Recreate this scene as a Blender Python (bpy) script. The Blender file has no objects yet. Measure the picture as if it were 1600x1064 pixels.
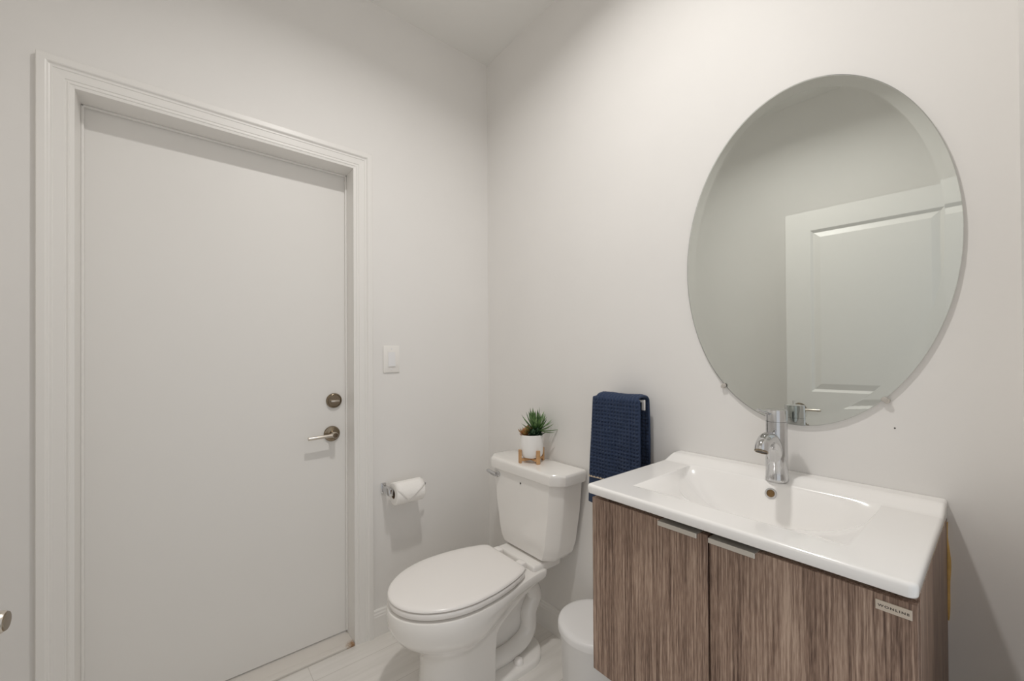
import bpy, bmesh, math, random
from mathutils import Vector, Matrix
import numpy as np

S = bpy.context.scene
COL = S.collection
PI = math.pi
random.seed(7)

# ------------------------------------------------------------------ camera, world, light, exposure
cam_d = bpy.data.cameras.new('camera')
cam = bpy.data.objects.new('camera', cam_d)
COL.objects.link(cam)
S.camera = cam
cam_d.sensor_width = 36.0
cam_d.lens = 14.138
cam_d.shift_y = 0.01414
cam_d.clip_start = 0.01
_r = Vector((0.632885, 0.774231, -0.0057818)).normalized()
_f = Vector((-0.774233, 0.632879, 0.0055048)).normalized()
_u = _r.cross(_f).normalized()
_f = _u.cross(_r)
cam.matrix_world = Matrix(((_r.x, _u.x, -_f.x, 1.7723), (_r.y, _u.y, -_f.y, -1.2832), (_r.z, _u.z, -_f.z, 1.2295), (0, 0, 0, 1)))

world = bpy.data.worlds.new('world')
S.world = world
world.use_nodes = True
_bg = world.node_tree.nodes['Background']
_bg.inputs[0].default_value = (0.96, 0.98, 1.0, 1)
_bg.inputs[1].default_value = 0.72           # soft light of the bright hall coming in through the doorway

CAN_POWER = 11.6                            # recessed ceiling downlight, wide beam
CAN_SPREAD = 154
CAN_COLOR = (1.0, 0.972, 0.938, 1)
LAMP_POS = (1.10, -0.80)

S.view_settings.view_transform = 'Standard'
S.view_settings.look = 'None'
S.view_settings.gamma = 1
S.view_settings.use_curve_mapping = False
S.view_settings.exposure = 0.0
S.cycles.max_bounces = 16
S.cycles.diffuse_bounces = 10
S.cycles.glossy_bounces = 8
S.cycles.transmission_bounces = 12
S.cycles.transparent_max_bounces = 8

CEIL = 2.817
XE = 1.7955                                  # entry wall plane

# ------------------------------------------------------------------ helpers
def mat(name, color, rough=0.5, metal=0.0, bump=0.0, bscale=60, var=0.0, vscale=4, coat=0.0, spec=0.5):
    m = bpy.data.materials.new(name); m.use_nodes = True
    nt = m.node_tree; b = nt.nodes['Principled BSDF']
    b.inputs['Base Color'].default_value = (*color, 1)
    b.inputs['Roughness'].default_value = rough
    b.inputs['Metallic'].default_value = metal
    b.inputs['Coat Weight'].default_value = coat
    b.inputs['Coat Roughness'].default_value = 0.04
    b.inputs['Specular IOR Level'].default_value = spec
    tc = nt.nodes.new('ShaderNodeTexCoord')
    if var > 0:
        n = nt.nodes.new('ShaderNodeTexNoise'); n.inputs['Scale'].default_value = vscale
        n.inputs['Detail'].default_value = 4
        nt.links.new(tc.outputs['Object'], n.inputs['Vector'])
        r = nt.nodes.new('ShaderNodeValToRGB')
        r.color_ramp.elements[0].position = 0.3; r.color_ramp.elements[1].position = 0.7
        r.color_ramp.elements[0].color = (*[c * (1 - var) for c in color], 1)
        r.color_ramp.elements[1].color = (*[min(1, c * (1 + var)) for c in color], 1)
        nt.links.new(n.outputs['Fac'], r.inputs['Fac'])
        nt.links.new(r.outputs['Color'], b.inputs['Base Color'])
    if bump > 0:
        n = nt.nodes.new('ShaderNodeTexNoise'); n.inputs['Scale'].default_value = bscale
        n.inputs['Detail'].default_value = 3
        nt.links.new(tc.outputs['Object'], n.inputs['Vector'])
        bp = nt.nodes.new('ShaderNodeBump'); bp.inputs['Strength'].default_value = bump
        bp.inputs['Distance'].default_value = 0.002
        nt.links.new(n.outputs['Fac'], bp.inputs['Height'])
        nt.links.new(bp.outputs['Normal'], b.inputs['Normal'])
    return m

def emat(name, color, strength):
    m = bpy.data.materials.new(name); m.use_nodes = True
    nt = m.node_tree; nt.nodes.clear()
    o = nt.nodes.new('ShaderNodeOutputMaterial'); e = nt.nodes.new('ShaderNodeEmission')
    e.inputs[0].default_value = color; e.inputs[1].default_value = strength
    nt.links.new(e.outputs[0], o.inputs[0])
    return m

def wood_mat(name, dark, mid, light):
    m = bpy.data.materials.new(name); m.use_nodes = True
    nt = m.node_tree; b = nt.nodes['Principled BSDF']; L = nt.links
    tc = nt.nodes.new('ShaderNodeTexCoord')
    def noise(sx, sz, detail, rough=0.6):
        mp = nt.nodes.new('ShaderNodeMapping'); mp.inputs['Scale'].default_value = (sx, sx, sz)
        n = nt.nodes.new('ShaderNodeTexNoise'); n.inputs['Scale'].default_value = 1
        n.inputs['Detail'].default_value = detail; n.inputs['Roughness'].default_value = rough
        L.new(tc.outputs['Object'], mp.inputs['Vector']); L.new(mp.outputs['Vector'], n.inputs['Vector'])
        return n.outputs['Fac']
    a = noise(26, 0.9, 3); f = noise(250, 4.5, 3, 0.7); g = noise(600, 40, 2)
    def math_(op, x, y):
        k = nt.nodes.new('ShaderNodeMath'); k.operation = op
        for i, v in enumerate((x, y)):
            if isinstance(v, float): k.inputs[i].default_value = v
            else: L.new(v, k.inputs[i])
        return k.outputs[0]
    s = math_('ADD', math_('ADD', math_('MULTIPLY', a, 0.27), math_('MULTIPLY', f, 0.53)), math_('MULTIPLY', g, 0.20))
    r = nt.nodes.new('ShaderNodeValToRGB'); cr = r.color_ramp
    cr.elements[0].position = 0.40; cr.elements[0].color = (*dark, 1)
    cr.elements[1].position = 0.605; cr.elements[1].color = (*light, 1)
    e = cr.elements.new(0.5); e.color = (*mid, 1)
    L.new(s, r.inputs['Fac']); L.new(r.outputs['Color'], b.inputs['Base Color'])
    b.inputs['Roughness'].default_value = 0.42
    bp = nt.nodes.new('ShaderNodeBump'); bp.inputs['Strength'].default_value = 0.25; bp.inputs['Distance'].default_value = 0.0006
    L.new(f, bp.inputs['Height']); L.new(bp.outputs['Normal'], b.inputs['Normal'])
    return m

M = {
    'wall': mat('wall_paint', (0.80, 0.785, 0.765), 0.6, bump=0.12, bscale=45, var=0.012, vscale=3),
    'ceiling': mat('ceiling_paint', (0.80, 0.79, 0.765), 0.8, bump=0.08, bscale=60),
    'trim': mat('white_trim_paint', (0.82, 0.805, 0.78), 0.35),
    'door': mat('white_door_paint', (0.80, 0.785, 0.76), 0.42, bump=0.05, bscale=30),
    'porcelain': mat('porcelain', (0.86, 0.84, 0.81), 0.12, coat=0.5),
    'ceramic': mat('white_ceramic_basin', (0.88, 0.865, 0.845), 0.16, coat=0.5),
    'seat': mat('white_seat_plastic', (0.87, 0.845, 0.82), 0.22),
    'chrome': mat('chrome', (0.60, 0.60, 0.605), 0.06, 1.0),
    'nickel': mat('aged_nickel', (0.27, 0.22, 0.16), 0.22, 1.0),
    'brushed': mat('brushed_nickel', (0.62, 0.57, 0.51), 0.3, 1.0),
    'alu': mat('aluminium', (0.66, 0.63, 0.58), 0.35, 0.85),
    'darkhole': mat('dark_hollow', (0.02, 0.016, 0.012), 0.5),
    'brass': mat('brass_hollow', (0.20, 0.12, 0.05), 0.4, 0.6),
    'wood': wood_mat('grey_brown_wood_grain', (0.095, 0.053, 0.037), (0.27, 0.178, 0.130), (0.49, 0.36, 0.278)),
    'edge': mat('dark_wood_edge', (0.060, 0.036, 0.026), 0.5),
    'black': mat('painted_gap_shade', (0.015, 0.012, 0.010), 0.7),
    'paper': mat('tissue_paper', (0.90, 0.88, 0.85), 0.95, bump=0.5, bscale=220),
    'card': mat('cardboard', (0.24, 0.15, 0.09), 0.9),
    'pot': mat('white_pot_glaze', (0.86, 0.85, 0.83), 0.45),
    'bamboo': mat('bamboo', (0.58, 0.34, 0.16), 0.5, var=0.18, vscale=40),
    'soil': mat('soil', (0.035, 0.025, 0.018), 0.95, bump=1, bscale=200),
    'plastic': mat('white_bin_plastic', (0.83, 0.825, 0.82), 0.35),
    'switch': mat('white_switch_plastic', (0.84, 0.82, 0.79), 0.3),
    'rocker': mat('pale_switch_rocker', (0.80, 0.80, 0.81), 0.3),
    'clip': mat('clear_clip', (0.50, 0.47, 0.43), 0.15),
    'glue': mat('amber_adhesive', (0.66, 0.43, 0.14), 0.35, var=0.25, vscale=30),
    'plate': mat('champagne_plate', (0.66, 0.58, 0.49), 0.35, 0.5),
    'ink': mat('dark_print', (0.05, 0.035, 0.03), 0.6),
    'grommet': mat('dark_plug', (0.05, 0.045, 0.04), 0.5),
}
def towel_mat():
    m = mat('navy_cotton', (0.024, 0.042, 0.092), 0.95, bump=0.6, bscale=700)
    m.node_tree.nodes['Principled BSDF'].inputs['Sheen Weight'].default_value = 0.12
    m.node_tree.nodes['Principled BSDF'].inputs['Sheen Roughness'].default_value = 0.4
    return m
M['towel'] = towel_mat()
M['hem'] = mat('cream_hem_stripe', (0.62, 0.52, 0.40), 0.9)

def floor_mat():
    m = mat('pale_porcelain_tile', (0.74, 0.68, 0.63), 0.28, coat=0.1)
    nt = m.node_tree; L = nt.links; b = nt.nodes['Principled BSDF']
    tc = nt.nodes.new('ShaderNodeTexCoord')
    mp = nt.nodes.new('ShaderNodeMapping'); mp.inputs['Rotation'].default_value = (0, 0, PI / 2)
    mp.inputs['Location'].default_value = (0.90, 0.0965, 0)
    br = nt.nodes.new('ShaderNodeTexBrick')
    br.inputs['Scale'].default_value = 1; br.inputs['Brick Width'].default_value = 1.2; br.inputs['Row Height'].default_value = 0.198
    br.inputs['Mortar Size'].default_value = 0.0011; br.inputs['Mortar Smooth'].default_value = 0.1
    br.inputs['Color1'].default_value = (0.77, 0.745, 0.71, 1); br.inputs['Color2'].default_value = (0.75, 0.725, 0.69, 1)
    br.inputs['Mortar'].default_value = (0.58, 0.55, 0.51, 1)
    L.new(tc.outputs['Object'], mp.inputs['Vector']); L.new(mp.outputs['Vector'], br.inputs['Vector'])
    n = nt.nodes.new('ShaderNodeTexNoise'); mp2 = nt.nodes.new('ShaderNodeMapping'); mp2.inputs['Scale'].default_value = (30, 2.5, 1)
    n.inputs['Scale'].default_value = 1; n.inputs['Detail'].default_value = 4
    L.new(tc.outputs['Object'], mp2.inputs['Vector']); L.new(mp2.outputs['Vector'], n.inputs['Vector'])
    mx = nt.nodes.new('ShaderNodeMix'); mx.data_type = 'RGBA'; mx.blend_type = 'MULTIPLY'
    mx.inputs[0].default_value = 1
    rr = nt.nodes.new('ShaderNodeValToRGB'); rr.color_ramp.elements[0].color = (0.90, 0.90, 0.89, 1); rr.color_ramp.elements[1].color = (1, 1, 1, 1)
    rr.color_ramp.elements[0].position = 0.3; rr.color_ramp.elements[1].position = 0.6
    L.new(n.outputs['Fac'], rr.inputs['Fac'])
    L.new(br.outputs['Color'], mx.inputs[6]); L.new(rr.outputs['Color'], mx.inputs[7]); L.new(mx.outputs[2], b.inputs['Base Color'])
    return m
M['floor'] = floor_mat()

def leaf_mat(name, c0, c1):
    m = mat(name, c0, 0.45)
    nt = m.node_tree; L = nt.links; b = nt.nodes['Principled BSDF']
    tc = nt.nodes.new('ShaderNodeTexCoord')
    n = nt.nodes.new('ShaderNodeTexNoise'); n.inputs['Scale'].default_value = 55
    r = nt.nodes.new('ShaderNodeValToRGB'); r.color_ramp.elements[0].position = 0.35; r.color_ramp.elements[1].position = 0.65
    r.color_ramp.elements[0].color = (*c0, 1); r.color_ramp.elements[1].color = (*c1, 1)
    L.new(tc.outputs['Object'], n.inputs['Vector']); L.new(n.outputs['Fac'], r.inputs['Fac']); L.new(r.outputs['Color'], b.inputs['Base Color'])
    return m
M['leaf'] = leaf_mat('spiky_green_leaf', (0.04, 0.105, 0.028), (0.17, 0.29, 0.10))
M['leaf_dark'] = leaf_mat('dark_green_leaf', (0.012, 0.04, 0.016), (0.035, 0.085, 0.035))
M['leaf_red'] = leaf_mat('russet_leaf', (0.40, 0.14, 0.05), (0.34, 0.30, 0.10))

def sill_mat():
    m = mat('painted_metal_sill', (0.70, 0.665, 0.62), 0.35)
    nt = m.node_tree; L = nt.links; b = nt.nodes['Principled BSDF']
    tc = nt.nodes.new('ShaderNodeTexCoord')
    g = nt.nodes.new('ShaderNodeVectorMath'); g.operation = 'DISTANCE'; g.inputs[1].default_value = (0.006, -0.722, 0.006)
    L.new(tc.outputs['Object'], g.inputs[0])
    n = nt.nodes.new('ShaderNodeTexNoise'); n.inputs['Scale'].default_value = 90; n.inputs['Detail'].default_value = 4
    L.new(tc.outputs['Object'], n.inputs['Vector'])
    ma = nt.nodes.new('ShaderNodeMath'); ma.operation = 'MULTIPLY_ADD'; ma.inputs[1].default_value = 0.06
    L.new(n.outputs['Fac'], ma.inputs[0]); L.new(g.outputs['Value'], ma.inputs[2])
    r = nt.nodes.new('ShaderNodeValToRGB')
    r.color_ramp.elements[0].position = 0.036; r.color_ramp.elements[0].color = (0.33, 0.19, 0.09, 1)
    r.color_ramp.elements[1].position = 0.068; r.color_ramp.elements[1].color = (0.70, 0.665, 0.62, 1)
    L.new(ma.outputs[0], r.inputs['Fac']); L.new(r.outputs['Color'], b.inputs['Base Color'])
    return m
M['sill'] = sill_mat()

def glass_mat():
    m = bpy.data.materials.new('mirror_glass'); m.use_nodes = True
    nt = m.node_tree; nt.nodes.clear()
    o = nt.nodes.new('ShaderNodeOutputMaterial'); g = nt.nodes.new('ShaderNodeBsdfGlass')
    g.inputs['Color'].default_value = (0.982, 0.988, 0.982, 1); g.inputs['Roughness'].default_value = 0; g.inputs['IOR'].default_value = 1.5
    nt.links.new(g.outputs[0], o.inputs[0])
    return m
M['glass'] = glass_mat()
M['silver'] = mat('mirror_silvering', (0.77, 0.78, 0.765), 0.0, 1.0)

def tag(o, label=None, cat=None, group=None, kind=None):
    if label: o['label'] = label
    if cat: o['category'] = cat
    if group: o['group'] = group
    if kind: o['kind'] = kind
    return o

def obj(name, bm, m, parent=None, smooth=None, recalc=True):
    me = bpy.data.meshes.new(name)
    if recalc: bmesh.ops.recalc_face_normals(bm, faces=bm.faces[:])
    if parent is not None and not isinstance(parent, str):
        loc = parent.matrix_basis.translation
        p = parent.parent
        while p: loc = loc + p.matrix_basis.translation; p = p.parent
        # parents are only ever translated: keep mesh data in parent space
        bm.transform(Matrix.Translation(-loc))
    bm.to_mesh(me); bm.free()
    ms = m if isinstance(m, (list, tuple)) else [m]
    for k in ms: me.materials.append(k)
    if smooth is not None:
        me.shade_smooth()
        me.set_sharp_from_angle(angle=math.radians(smooth))
    o = bpy.data.objects.new(name, me); COL.objects.link(o)
    if parent is not None: o.parent = parent
    return o

def thing(name, label, cat, loc, group=None, kind=None):
    o = bpy.data.objects.new(name, None); COL.objects.link(o)
    o.empty_display_size = 0.05
    o.location = loc
    return tag(o, label, cat, group, kind)

def add_box(bm, x0, x1, y0, y1, z0, z1, bev=0.0, seg=2, mi=0):
    b = bmesh.new()
    bmesh.ops.create_cube(b, size=1)
    bmesh.ops.scale(b, vec=(x1 - x0, y1 - y0, z1 - z0), verts=b.verts[:])
    bmesh.ops.translate(b, vec=((x0 + x1) / 2, (y0 + y1) / 2, (z0 + z1) / 2), verts=b.verts[:])
    if bev > 0:
        bmesh.ops.bevel(b, geom=b.edges[:], offset=bev, segments=seg, profile=0.5, affect='EDGES')
    for f in b.faces: f.material_index = mi
    merge(bm, b); return bm

def merge(bm, b):
    mp = {}
    for v in b.verts: mp[v] = bm.verts.new(v.co)
    for f in b.faces:
        try:
            nf = bm.faces.new([mp[v] for v in f.verts]); nf.material_index = f.material_index
        except ValueError: pass
    b.free()

def box(*a, **k): return add_box(bmesh.new(), *a, **k)

def add_lathe(bm, prof, center, axis=(0, 0, 1), n=48, mi=0, cap0=True, cap1=True):
    """prof: list of (radius, height along axis)"""
    ax = Vector(axis).normalized(); q = ax.to_track_quat('Z', 'Y').to_matrix(); c = Vector(center)
    rings = []
    for r, h in prof:
        if r < 1e-6: rings.append([bm.verts.new(c + q @ Vector((0, 0, h)))])
        else: rings.append([bm.verts.new(c + q @ Vector((r * math.cos(2 * PI * i / n), r * math.sin(2 * PI * i / n), h))) for i in range(n)])
    fs = []
    for a, b in zip(rings, rings[1:]):
        for i in range(n):
            j = (i + 1) % n
            if len(a) == 1 and len(b) == 1: continue
            if len(a) == 1: fs.append(bm.faces.new((a[0], b[i], b[j])))
            elif len(b) == 1: fs.append(bm.faces.new((a[i], a[j], b[0])))
            else: fs.append(bm.faces.new((a[i], a[j], b[j], b[i])))
    if cap0 and len(rings[0]) > 1: fs.append(bm.faces.new(rings[0][::-1]))
    if cap1 and len(rings[-1]) > 1: fs.append(bm.faces.new(rings[-1]))
    for f in fs: f.material_index = mi
    return bm

def lathe(*a, **k): return add_lathe(bmesh.new(), *a, **k)

def add_tube(bm, pts, rad, n=16, caps=True, mi=0, flat=1.0):
    pts = [Vector(p) for p in pts]; k = len(pts)
    rads = rad if isinstance(rad, (list, tuple)) else [rad] * k
    t0 = (pts[1] - pts[0]).normalized()
    up = Vector((0, 0, 1)) if abs(t0.z) < 0.9 else Vector((1, 0, 0))
    nrm = (up - up.dot(t0) * t0).normalized()
    rings = []
    for i, p in enumerate(pts):
        t = (pts[min(i + 1, k - 1)] - pts[max(i - 1, 0)]).normalized()
        nrm = (nrm - nrm.dot(t) * t).normalized(); b = t.cross(nrm)
        rings.append([bm.verts.new(p + rads[i] * (math.cos(2 * PI * j / n) * nrm * flat + math.sin(2 * PI * j / n) * b)) for j in range(n)])
    for a, b in zip(rings, rings[1:]):
        for j in range(n):
            f = bm.faces.new((a[j], a[(j + 1) % n], b[(j + 1) % n], b[j])); f.material_index = mi
    if caps:
        for rg in (rings[0][::-1], rings[-1]):
            f = bm.faces.new(rg); f.material_index = mi
    return bm

def spline(pts, m=8):
    """Catmull-Rom through the points"""
    P = [Vector(p) for p in pts]; P = [2 * P[0] - P[1]] + P + [2 * P[-1] - P[-2]]
    out = []
    for i in range(1, len(P) - 2):
        for s in range(m):
            t = s / m
            out.append(0.5 * ((2 * P[i]) + (-P[i - 1] + P[i + 1]) * t + (2 * P[i - 1] - 5 * P[i] + 4 * P[i + 1] - P[i + 2]) * t * t + (-P[i - 1] + 3 * P[i] - 3 * P[i + 1] + P[i + 2]) * t ** 3))
    out.append(P[-2]); return out

def add_loft(bm, rings, cap0=True, cap1=True, mi=0):
    rv = [[bm.verts.new(p) for p in r] for r in rings]; n = len(rv[0])
    for a, b in zip(rv, rv[1:]):
        for i in range(n):
            f = bm.faces.new((a[i], a[(i + 1) % n], b[(i + 1) % n], b[i])); f.material_index = mi
    if cap0: bm.faces.new(rv[0][::-1]).material_index = mi
    if cap1: bm.faces.new(rv[-1]).material_index = mi
    return bm

# ------------------------------------------------------------------ the room
T = 0.10
Y_OPEN0, Y_OPEN1, Z_OPEN = -1.552, -0.700, 2.062      # rough opening of the closed door
def rear_y(x): return -1.681 - 0.0524 * x              # the rear wall is a little out of square
def quad_wall(pts_xy, z0, z1):
    bm = bmesh.new()
    lo = [bm.verts.new((x, y, z0)) for x, y in pts_xy]; hi = [bm.verts.new((x, y, z1)) for x, y in pts_xy]
    n = len(lo)
    for i in range(n): bm.faces.new((lo[i], lo[(i + 1) % n], hi[(i + 1) % n], hi[i]))
    bm.faces.new(lo[::-1]); bm.faces.new(hi)
    return bm
XR = XE + 0.12
fl = obj('floor', box(-0.14, XR, -1.95, 0.0, -0.08, 0.0), M['floor']); tag(fl, 'pale beige plank-tiled floor', 'floor', kind='structure')
HL = 0.066
bm = bmesh.new()
lx, ly = LAMP_POS
add_box(bm, -T, XR, -1.95, ly - HL, CEIL, CEIL + 0.08); add_box(bm, -T, XR, ly + HL, T, CEIL, CEIL + 0.08)
add_box(bm, -T, lx - HL, ly - HL, ly + HL, CEIL, CEIL + 0.08); add_box(bm, lx + HL, XR, ly - HL, ly + HL, CEIL, CEIL + 0.08)
ce = obj('ceiling', bm, M['ceiling']); tag(ce, 'plain white ceiling', 'ceiling', kind='structure')
# left wall with the door opening
bm = bmesh.new()
add_box(bm, -0.12, 0, -1.95, Y_OPEN0, 0, CEIL); add_box(bm, -0.12, 0, Y_OPEN1, 0, 0, CEIL); add_box(bm, -0.12, 0, Y_OPEN0, Y_OPEN1, Z_OPEN, CEIL)
wl = obj('wall_left', bm, M['wall']); tag(wl, 'pale warm grey wall with the closed white door', 'wall', kind='structure')
wr = obj('wall_right', box(-0.12, XR, 0, T, -0.08, CEIL), M['wall']); tag(wr, 'pale warm grey wall behind toilet, mirror and vanity', 'wall', kind='structure')
wb = obj('wall_rear', quad_wall([(0, rear_y(0)), (XE, rear_y(XE)), (XE, rear_y(XE) - 0.1), (0, rear_y(0) - 0.1)], 0, CEIL), M['wall'])
tag(wb, 'pale wall behind the open panelled door, seen in the mirror', 'wall', kind='structure')
bm = bmesh.new()
EY0, EY1 = -1.60, -0.40  # unseen opening made wider than a normal door to admit more hall light
add_box(bm, XE, XR, -1.95, EY0, 0, CEIL); add_box(bm, XE, XR, EY1, 0, 0, CEIL); add_box(bm, XE, XR, EY0, EY1, 2.07, CEIL)
we = obj('wall_entry', bm, M['wall']); tag(we, 'wall at the right edge with the open doorway, widened to let in more light', 'wall', kind='structure')
# nail hole in the wall under the mirror
obj('nail_hole', lathe([(0.0022, -0.001), (0.0016, 0.0006), (0, 0.0008)], (1.610, 0, 1.059), (0, -1, 0), 10), M['grommet'], wr, 40)

# door casing: a moulded profile mitred round the opening
PROF = [(0, 0), (0, 0.018), (0.002, 0.020), (0.018, 0.020), (0.021, 0.0185), (0.0245, 0.0145), (0.027, 0.0135), (0.031, 0.0135), (0.033, 0.0115), (0.055, 0.0105),
        (0.0565, 0.0085), (0.060, 0.0085), (0.062, 0.0100), (0.0655, 0.0100), (0.067, 0.008), (0.0755, 0.007), (0.0755, 0)]
CY0, CY1, CZ = -1.6115, -0.6385, 2.1225
def casing_rings():
    rings = []
    W = [(CY0, 0, 1, 0), (CY0, CZ, 1, -1), (CY1, CZ, -1, -1), (CY1, 0, -1, 0)]
    for (y, z, sy, sz) in W:
        rings.append([(t, y + sy * w, z + sz * w if sz else z) for w, t in PROF])
    return rings
cas = bmesh.new()
rings = casing_rings()
rv = [[cas.verts.new(p) for p in r] for r in rings]
for a, b in zip(rv, rv[1:]):
    for i in range(len(PROF) - 1): cas.faces.new((a[i], a[i + 1], b[i + 1], b[i]))
cas.faces.new(rv[0]); cas.faces.new(rv[-1])
c1 = obj('trim_1', cas, M['trim']); tag(c1, 'white moulded casing round the closed door', 'door casing', kind='structure')
# jambs and weather stop
JY0, JY1, JZ = -1.5357, -0.7159, 2.0465
bm = bmesh.new()
add_box(bm, -0.118, 0.0065, Y_OPEN0, JY0, 0, JZ); add_box(bm, -0.118, 0.0065, JY1, Y_OPEN1, 0, JZ); add_box(bm, -0.118, 0.0065, Y_OPEN0, Y_OPEN1, JZ, Z_OPEN)
obj('jamb', bm, M['trim'], c1)
bm = bmesh.new()
SD = -0.0965
add_box(bm, SD, SD + 0.012, JY0, JY0 + 0.007, 0.02, JZ, 0.002); add_box(bm, SD, SD + 0.012, JY1 - 0.007, JY1, 0.02, JZ, 0.002); add_box(bm, SD, SD + 0.012, JY0, JY1, JZ - 0.007, JZ, 0.002)
obj('door_stop', bm, M['trim'], c1)
bm = bmesh.new()
add_box(bm, -0.118, 0.008, JY0, JY1, 0.0, 0.008, 0.002)
add_box(bm, -0.022, 0.010, JY0 + 0.001, JY1 - 0.001, 0.004, 0.012, 0.003)
sl = obj('trim_2', bm, M['sill'], None, 40); tag(sl, 'pale threshold strip under the closed door, rusty at its right end', 'threshold', kind='structure')

# closed door (slab in the frame)
d1 = thing('door_1', 'closed flush white door with dark nickel lever and deadbolt', 'door', (-0.12, -1.126, 0.013), kind='structure')
obj('slab', box(-0.137, SD - 0.001, JY0 + 0.002, JY1 - 0.002, 0.014, JZ - 0.003, 0.0015), M['door'], d1)
DX = SD - 0.001
def lever_set(parent, pos, nrm, along, L=0.106, mt=M['nickel'], mb=M['brushed']):
    """round rose, hub and straight lever; nrm = out of the door, along = lever direction"""
    p = Vector(pos); n = Vector(nrm).normalized(); a = Vector(along).normalized(); up = n.cross(a)
    h = obj('door_handle', lathe([(0.0335, 0), (0.0335, 0.004), (0.031, 0.008), (0.024, 0.0095), (0.021, 0.0115), (0.0145, 0.013), (0.0135, 0.030)], p, n, 48), mt, parent, 35)
    bm = bmesh.new()
    add_lathe(bm, [(0.0115, 0.026), (0.0125, 0.030), (0.0125, 0.056), (0.0105, 0.059), (0, 0.0592)], p, n, 32)
    c = p + n * 0.050
    pts = [c + a * s for s in (0.0, 0.02, 0.05, L - 0.004, L)]
    add_tube(bm, pts, [0.0085, 0.0082, 0.0080, 0.0080, 0.0070], 20, flat=0.9)
    obj('lever', bm, mb, h, 35)
    obj('hub_end_reflection', lathe([(0.0108, 0.0588), (0.0100, 0.0600), (0, 0.0602)], p, n, 32), mt, h, 35)  # dark reflection on the hub's end face, put in as a darker metal disc
    return h
lever_set(d1, (DX, -0.779, 0.899), (1, 0, 0), (0, -1, -0.03))
db = obj('deadbolt', lathe([(0.0325, 0), (0.0325, 0.006), (0.029, 0.012), (0.027, 0.013), (0.0255, 0.0105), (0, 0.0105)], (DX, -0.770, 1.0435), (1, 0, 0), 48), M['nickel'], d1, 35)
obj('thumb_turn', box(DX + 0.010, DX + 0.026, -0.787, -0.751, 1.038, 1.047, 0.003), M['brushed'], db, 40)

# baseboards
def baseboard(name, p0, p1, nrm, label):
    prof = [(0, 0), (0.0135, 0), (0.0135, 0.085), (0.0115, 0.089), (0.0115, 0.096), (0.0085, 0.101), (0.0075, 0.108), (0.003, 0.113), (0, 0.113)]
    bm = bmesh.new()
    r = [[(p[0] + nrm[0] * t, p[1] + nrm[1] * t, z) for t, z in prof] for p in (p0, p1)]
    add_loft(bm, r)
    return tag(obj(name, bm, M['trim']), label, 'baseboard', kind='structure')
baseboard('baseboard_left', (0, CY1), (0, -0.0135), (1, 0), 'white baseboard between the door casing and the corner')
baseboard('baseboard_right', (0, 0), (XE, 0), (0, -1), 'white baseboard along the wall behind toilet and bin')
baseboard('baseboard_rear', (0.0135, rear_y(0)), (XE, rear_y(XE)), (0, 1), 'white baseboard along the rear wall')

# open panelled door standing near the rear wall (seen in the mirror; its lever shows at the left edge)
def panel_face(bm, fx, w, h, panels, depth_prof):
    """front face in local (s, z) at thickness t=0; fx maps (s, z, t) -> xyz"""
    xs = sorted({0, w, *[p[0] for p in panels], *[p[1] for p in panels]}); zs = sorted({0, h, *[p[2] for p in panels], *[p[3] for p in panels]})
    for i in range(len(xs) - 1):
        for j in range(len(zs) - 1):
            cx, cz = (xs[i] + xs[i + 1]) / 2, (zs[j] + zs[j + 1]) / 2
            if any(p[0] < cx < p[1] and p[2] < cz < p[3] for p in panels): continue
            bm.faces.new([bm.verts.new(fx(*q, 0)) for q in ((xs[i], zs[j]), (xs[i + 1], zs[j]), (xs[i + 1], zs[j + 1]), (xs[i], zs[j + 1]))])
    for a, b, c, d in panels:
        prev = None
        for ins, t in depth_prof:
            rg = [bm.verts.new(fx(*q, t)) for q in ((a + ins, c + ins), (b - ins, c + ins), (b - ins, d - ins), (a + ins, d - ins))]
            if prev:
                for k in range(4): bm.faces.new((prev[k], prev[(k + 1) % 4], rg[(k + 1) % 4], rg[k]))
            prev = rg
        bm.faces.new(prev)
DOOR2_FREE = Vector((0.957, -1.498, 0)); ang = math.radians(6.0)
dirn = Vector((math.cos(ang), -math.sin(ang), 0)); nout = Vector((math.sin(ang), math.cos(ang), 0))
DW, DH, DT = 0.762, 2.045, 0.035
d2 = thing('door_2', 'open white two-panel door, seen in the mirror', 'door', (DOOR2_FREE.x, DOOR2_FREE.y, 0.012), kind='structure')
def fx2(s, z, t): return DOOR2_FREE + dirn * s + nout * t + Vector((0, 0, 0.012 + z))
bm = bmesh.new()
PAN = [(0.118, DW - 0.118, 1.012, DH - 0.112), (0.118, DW - 0.118, 0.235, 0.830)]
panel_face(bm, fx2, DW, DH, PAN, [(0, 0), (0.003, -0.002), (0.013, -0.012), (0.016, -0.012), (0.044, -0.002), (0.047, -0.0015)])
bk = [fx2(s, z, -DT) for s, z in ((0, 0), (DW, 0), (DW, DH), (0, DH))]; fr = [fx2(s, z, 0) for s, z in ((0, 0), (DW, 0), (DW, DH), (0, DH))]
bm.faces.new([bm.verts.new(p) for p in bk])
for i in range(4):
    j = (i + 1) % 4; bm.faces.new([bm.verts.new(p) for p in (fr[i], fr[j], bk[j], bk[i])])
bmesh.ops.remove_doubles(bm, verts=bm.verts[:], dist=1e-5)
obj('slab', bm, M['door'], d2)
hp = fx2(0.060, 0.921 - 0.012, 0)
h2 = lever_set(d2, hp, nout, dirn + Vector((0, 0, 0.02)))

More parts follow.
